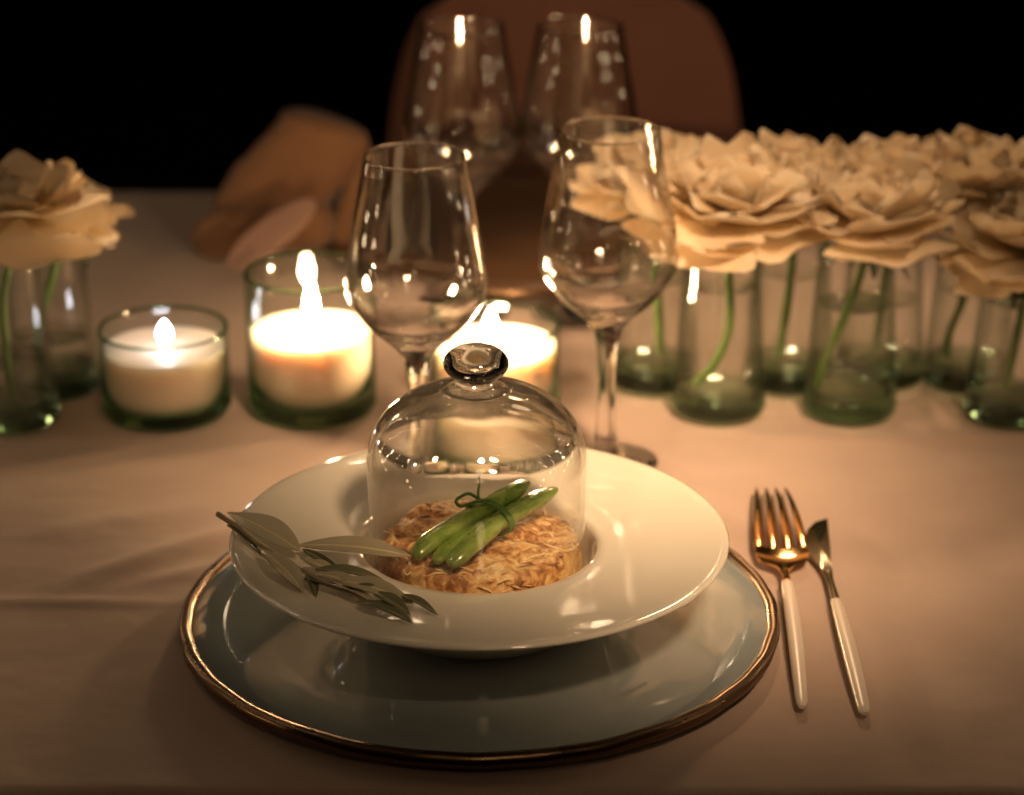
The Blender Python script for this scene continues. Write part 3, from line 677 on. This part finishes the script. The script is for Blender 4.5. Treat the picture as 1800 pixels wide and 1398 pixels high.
def petal_mesh(seed, L, Wd, curl, ruff):
    rnd = random.Random(seed); nl, nw = 9, 9; V, F = [], []; ph = rnd.random() * 6
    for side in (0, 1):
        for i in range(nl + 1):
            t = i / nl; wv = Wd * (0.16 + 0.84 * math.sin(min(1, t * 1.12) * math.pi * 0.5) ** 1.1) * (1 if t < 0.8 else 1 - 0.35 * ((t - 0.8) / 0.2) ** 2)
            for j in range(nw + 1):
                s = -1 + 2 * j / nw
                x = s * wv * 0.5; y = t * L * (1 - 0.14 * s * s * t) + (0.10 * L * math.sin(5 * s + ph) * t ** 4)
                z = curl * (t - 0.15) ** 2 * L + 0.32 * Wd * s * s * t * (1 - 0.5 * t) + ruff * t ** 2 * (math.sin(4.3 * s + ph) + 0.25 * math.sin(9 * s + 2 * ph))
                V.append((x, y, z - 0.018 * side))
    n = nw + 1; S = (nl + 1) * n
    for i in range(nl):
        for j in range(nw):
            a = i * n + j; F.append((a, a + 1, a + n + 1, a + n)); F.append((S + a, S + a + n, S + a + n + 1, S + a + 1))
        for a in (i * n, i * n + nw): F.append((a, a + n, S + a + n, S + a))
    for j in range(nw): a = nl * n + j; F.append((a, a + 1, S + a + 1, S + a))
    return mesh('petal', V, F, M['petal'], True, None)
PET = [petal_mesh(k, 1.0, 1.0 + 0.08 * (k % 3), (-0.16, 0.05, 0.22, 0.38)[k % 4], 0.06 + 0.02 * (k % 3)) for k in range(8)]
LEAFM = None
def flower(label, head, foot_pts, size, flat=0.75, n=56, tilt=(0, 0), seed=0, droop=0.35, leaves=2):
    rnd = random.Random(seed + 100)
    fl = thing('cream_flower', label, 'flower', head, 0, 'cream flowers in the vases')
    hx, hy, hz = head
    P = spline([(0, 0, 0.2)] + [(x - hx, y - hy, z - hz) for x, y, z in foot_pts], 7)
    v, f = tube(P, [0.30] * len(P), 8, up=(0, 1, 0.02)); ob('stem', mesh('stem', v, f, M['stem']), fl)
    ht = Matrix.Rotation(tilt[0], 4, 'X') @ Matrix.Rotation(tilt[1], 4, 'Y')
    for k in range(n):
        t = k / (n - 1)                                  # 0 heart .. 1 outermost
        a = k * 2.39996 + rnd.gauss(0, 0.15)
        el = (1.45 - (1.45 + droop) * t ** 0.95) + rnd.gauss(0, 0.12)     # elevation of petal direction
        ln = size * (0.66 + 0.38 * t) * rnd.uniform(0.86, 1.12)
        rad = size * 0.10 * t
        d = Vector((math.cos(a) * math.cos(el), math.sin(a) * math.cos(el), math.sin(el)))
        up = Vector((-math.cos(a) * math.sin(el), -math.sin(a) * math.sin(el), math.cos(el)))
        x = d.cross(up)
        mtx = Matrix((x, d, up)).transposed().to_4x4()
        q = ob('petal', PET[rnd.randrange(8)], fl)
        base = Vector((math.cos(a) * rad, math.sin(a) * rad, size * (0.16 * (1 - t)) * 1.0)) * U
        wdt = ln * rnd.uniform(1.15, 1.55) * (0.8 + 0.45 * t)
        q.matrix_basis = ht @ Matrix.Diagonal((1, 1, flat, 1)) @ Matrix.Translation(base) @ mtx @ Matrix.Diagonal((wdt, ln, ln, 1))
    for k in range(leaves):
        a = rnd.random() * 6.28; L = rnd.uniform(2.2, 3.6)
        rot = Matrix.Rotation(a, 4, 'Z') @ Matrix.Rotation(rnd.uniform(0.5, 1.1), 4, 'Y')
        ob('leaf', leaf_mesh(L, 0.9, 0.3, 0.15, M['greens']), fl, (0, 0, -size * 0.25), rot.to_euler())
    return fl
x, y = VP['F2']; flower('largest brightly lit cream flower, just right of the wine glass', (x + 0.5, y - 0.2, 14.0), [(x + 0.4, y - 0.4, 10), (x + 0.5, y - 0.6, 6.2), (x - 0.4, y - 0.6, 3.6), (x - 1.6, y - 0.3, 2.0)], 6.3, 0.60, 34, (0.10, 0.04), 1, 0.25)
x, y = VP['B2']; flower('cream flower whose petal tip shows through the right wine glass', (x - 0.2, y, 14.2), [(x, y, 9), (x + 0.4, y + 0.3, 2.0)], 4.8, 0.62, 28, (0.1, -0.05), 2, 0.15)
x, y = VP['B3']; flower('cream flower at the back with green leaves under it', (x - 0.3, y, 13.8), [(x, y, 9), (x - 0.6, y, 2.0)], 4.8, 0.64, 28, (0.08, 0.08), 3, 0.2, 5)
x, y = VP['F3']; flower('dim cream flower over the slanting stem vase', (x + 1.0, y, 13.2), [(x + 0.5, y, 10.5), (x - 0.6, y - 0.3, 7), (x - 1.8, y - 0.6, 4), (x - 2.2, y - 0.4, 2.1)], 5.2, 0.66, 32, (0.08, 0.0), 14, 0.15, 4)
x, y = VP['B4']; flower('cream flower peeping above the dim front flower', (x + 0.3, y, 14.0), [(x + 0.2, y, 9), (x - 0.3, y, 2.0)], 4.5, 0.6, 24, (0.0, 0.0), 5, 0.1)
x, y = VP['B5']; flower('tallest dim flower at the right, on a kinked stem', (x + 0.2, y, 13.8), [(x - 0.1, y - 0.4, 11.2), (x - 0.9, y - 0.7, 10.2), (x - 0.8, y - 0.7, 6.5), (x - 1.5, y - 0.5, 3.8), (x - 1.6, y - 0.4, 2.0)], 5.3, 0.68, 30, (0.05, 0.05), 6, 0.2)
x, y = VP['F4']; flower('drooping dim flower covering the darkest vase', (x + 0.3, y, 11.7), [(x + 0.3, y, 8), (x - 0.4, y, 2.0)], 5.3, 0.74, 28, (0.15, 0.0), 7, 0.45, 4)
x, y = VP['F1']; flower('big drooping cream flower cut by the left photo edge', (x + 1.6, y, 14.6), [(x + 0.6, y - 0.8, 11), (x + 0.1, y - 1, 8), (x + 0.3, y - 1.2, 2.0)], 5.2, 0.46, 16, (0.10, 0.10), 8, 0.25)
x, y = VP['B1']; flower('cream flower with broad petals beside the left candle', (x + 1.6, y, 12.7), [(x + 1.0, y - 0.5, 10), (x - 0.3, y - 0.6, 6), (x - 1.2, y, 2.0)], 3.8, 0.52, 14, (0.16, 0.2), 9, 0.5)

# ------------------------------------------------------------------ napkin and card on the far side
nk = thing('folded_napkin', 'blurred tan napkin folded into a rounded stand on the far side', 'napkin', (-16.4, 190, 0))
def roll(pts, r, flat, seed):
    P = spline(pts, 10); n = len(P); rad = []
    for k in range(n):
        e = min(k, n - 1 - k) / 7.0
        rad.append(r * (math.sqrt(max(0.02, 1 - (1 - min(1, e)) ** 2))) * (1 + 0.08 * noise.noise((k * 0.2, seed, 0))))
    def lump(t, a): return 1 + 0.05 * math.sin(3 * a + 5 * t + seed)
    return tube(P, rad, 28, flat, up=(0, 1, 0.05), lump=lump)
v, f = roll([(-5.5, 0, 1.2), (-3.4, 0.2, 4.2), (-1.0, 0, 7.2), (0.9, -0.2, 9.6), (1.7, -0.2, 11.6)], 3.7, 0.55, 1); ob('roll', mesh('roll', v, f, M['napkin'], True, 60), nk)
v, f = roll([(-9.5, -1.5, 1.3), (-5, -1.4, 2.4), (-0.5, -1.4, 2.8), (2.0, -1.2, 2.6)], 2.1, 0.8, 2); ob('fold', mesh('fold', v, f, M['napkin'], True, 60), nk)
v, f = roll([(2.2, -0.4, 0.8), (3.4, -0.4, 4.0), (4.3, -0.4, 7.0), (4.9, -0.3, 9.0)], 1.15, 0.8, 3); ob('fold', mesh('fold', v, f, M['napkin'], True, 60), nk)
cd = thing('name_card', 'blurred pale pink oval card leaning on the tan napkin', 'card', (-18.9, 181.0, 0.2))
V = []; n = 48
for zz in (0, 0.16):
    for i in range(n):
        a = 2 * math.pi * i / n; V.append((4.3 * math.cos(a) * (1 + 0.04 * math.cos(a)), 1.55 * math.sin(a), zz))
F = [tuple(range(n))[::-1], tuple(range(n, 2 * n))] + [(i, (i + 1) % n, n + (i + 1) % n, n + i) for i in range(n)]
cb = ob('card', mesh('card', V, F, M['card'], True, 40), cd, (0, 1.6, 3.55), Matrix(((0.80, -0.46, 0.38), (0.12, 0.75, -0.65), (0.585, 0.475, 0.66))).to_euler())
v, f = join([box(-3.4 + 0.5 * k, -0.35 + 0.25 * (k % 2), 0.19, 0.4, 0.3, 0.04) for k in range(4)])
ob('writing', mesh('writing', v, f, M['ink'], False), cb)
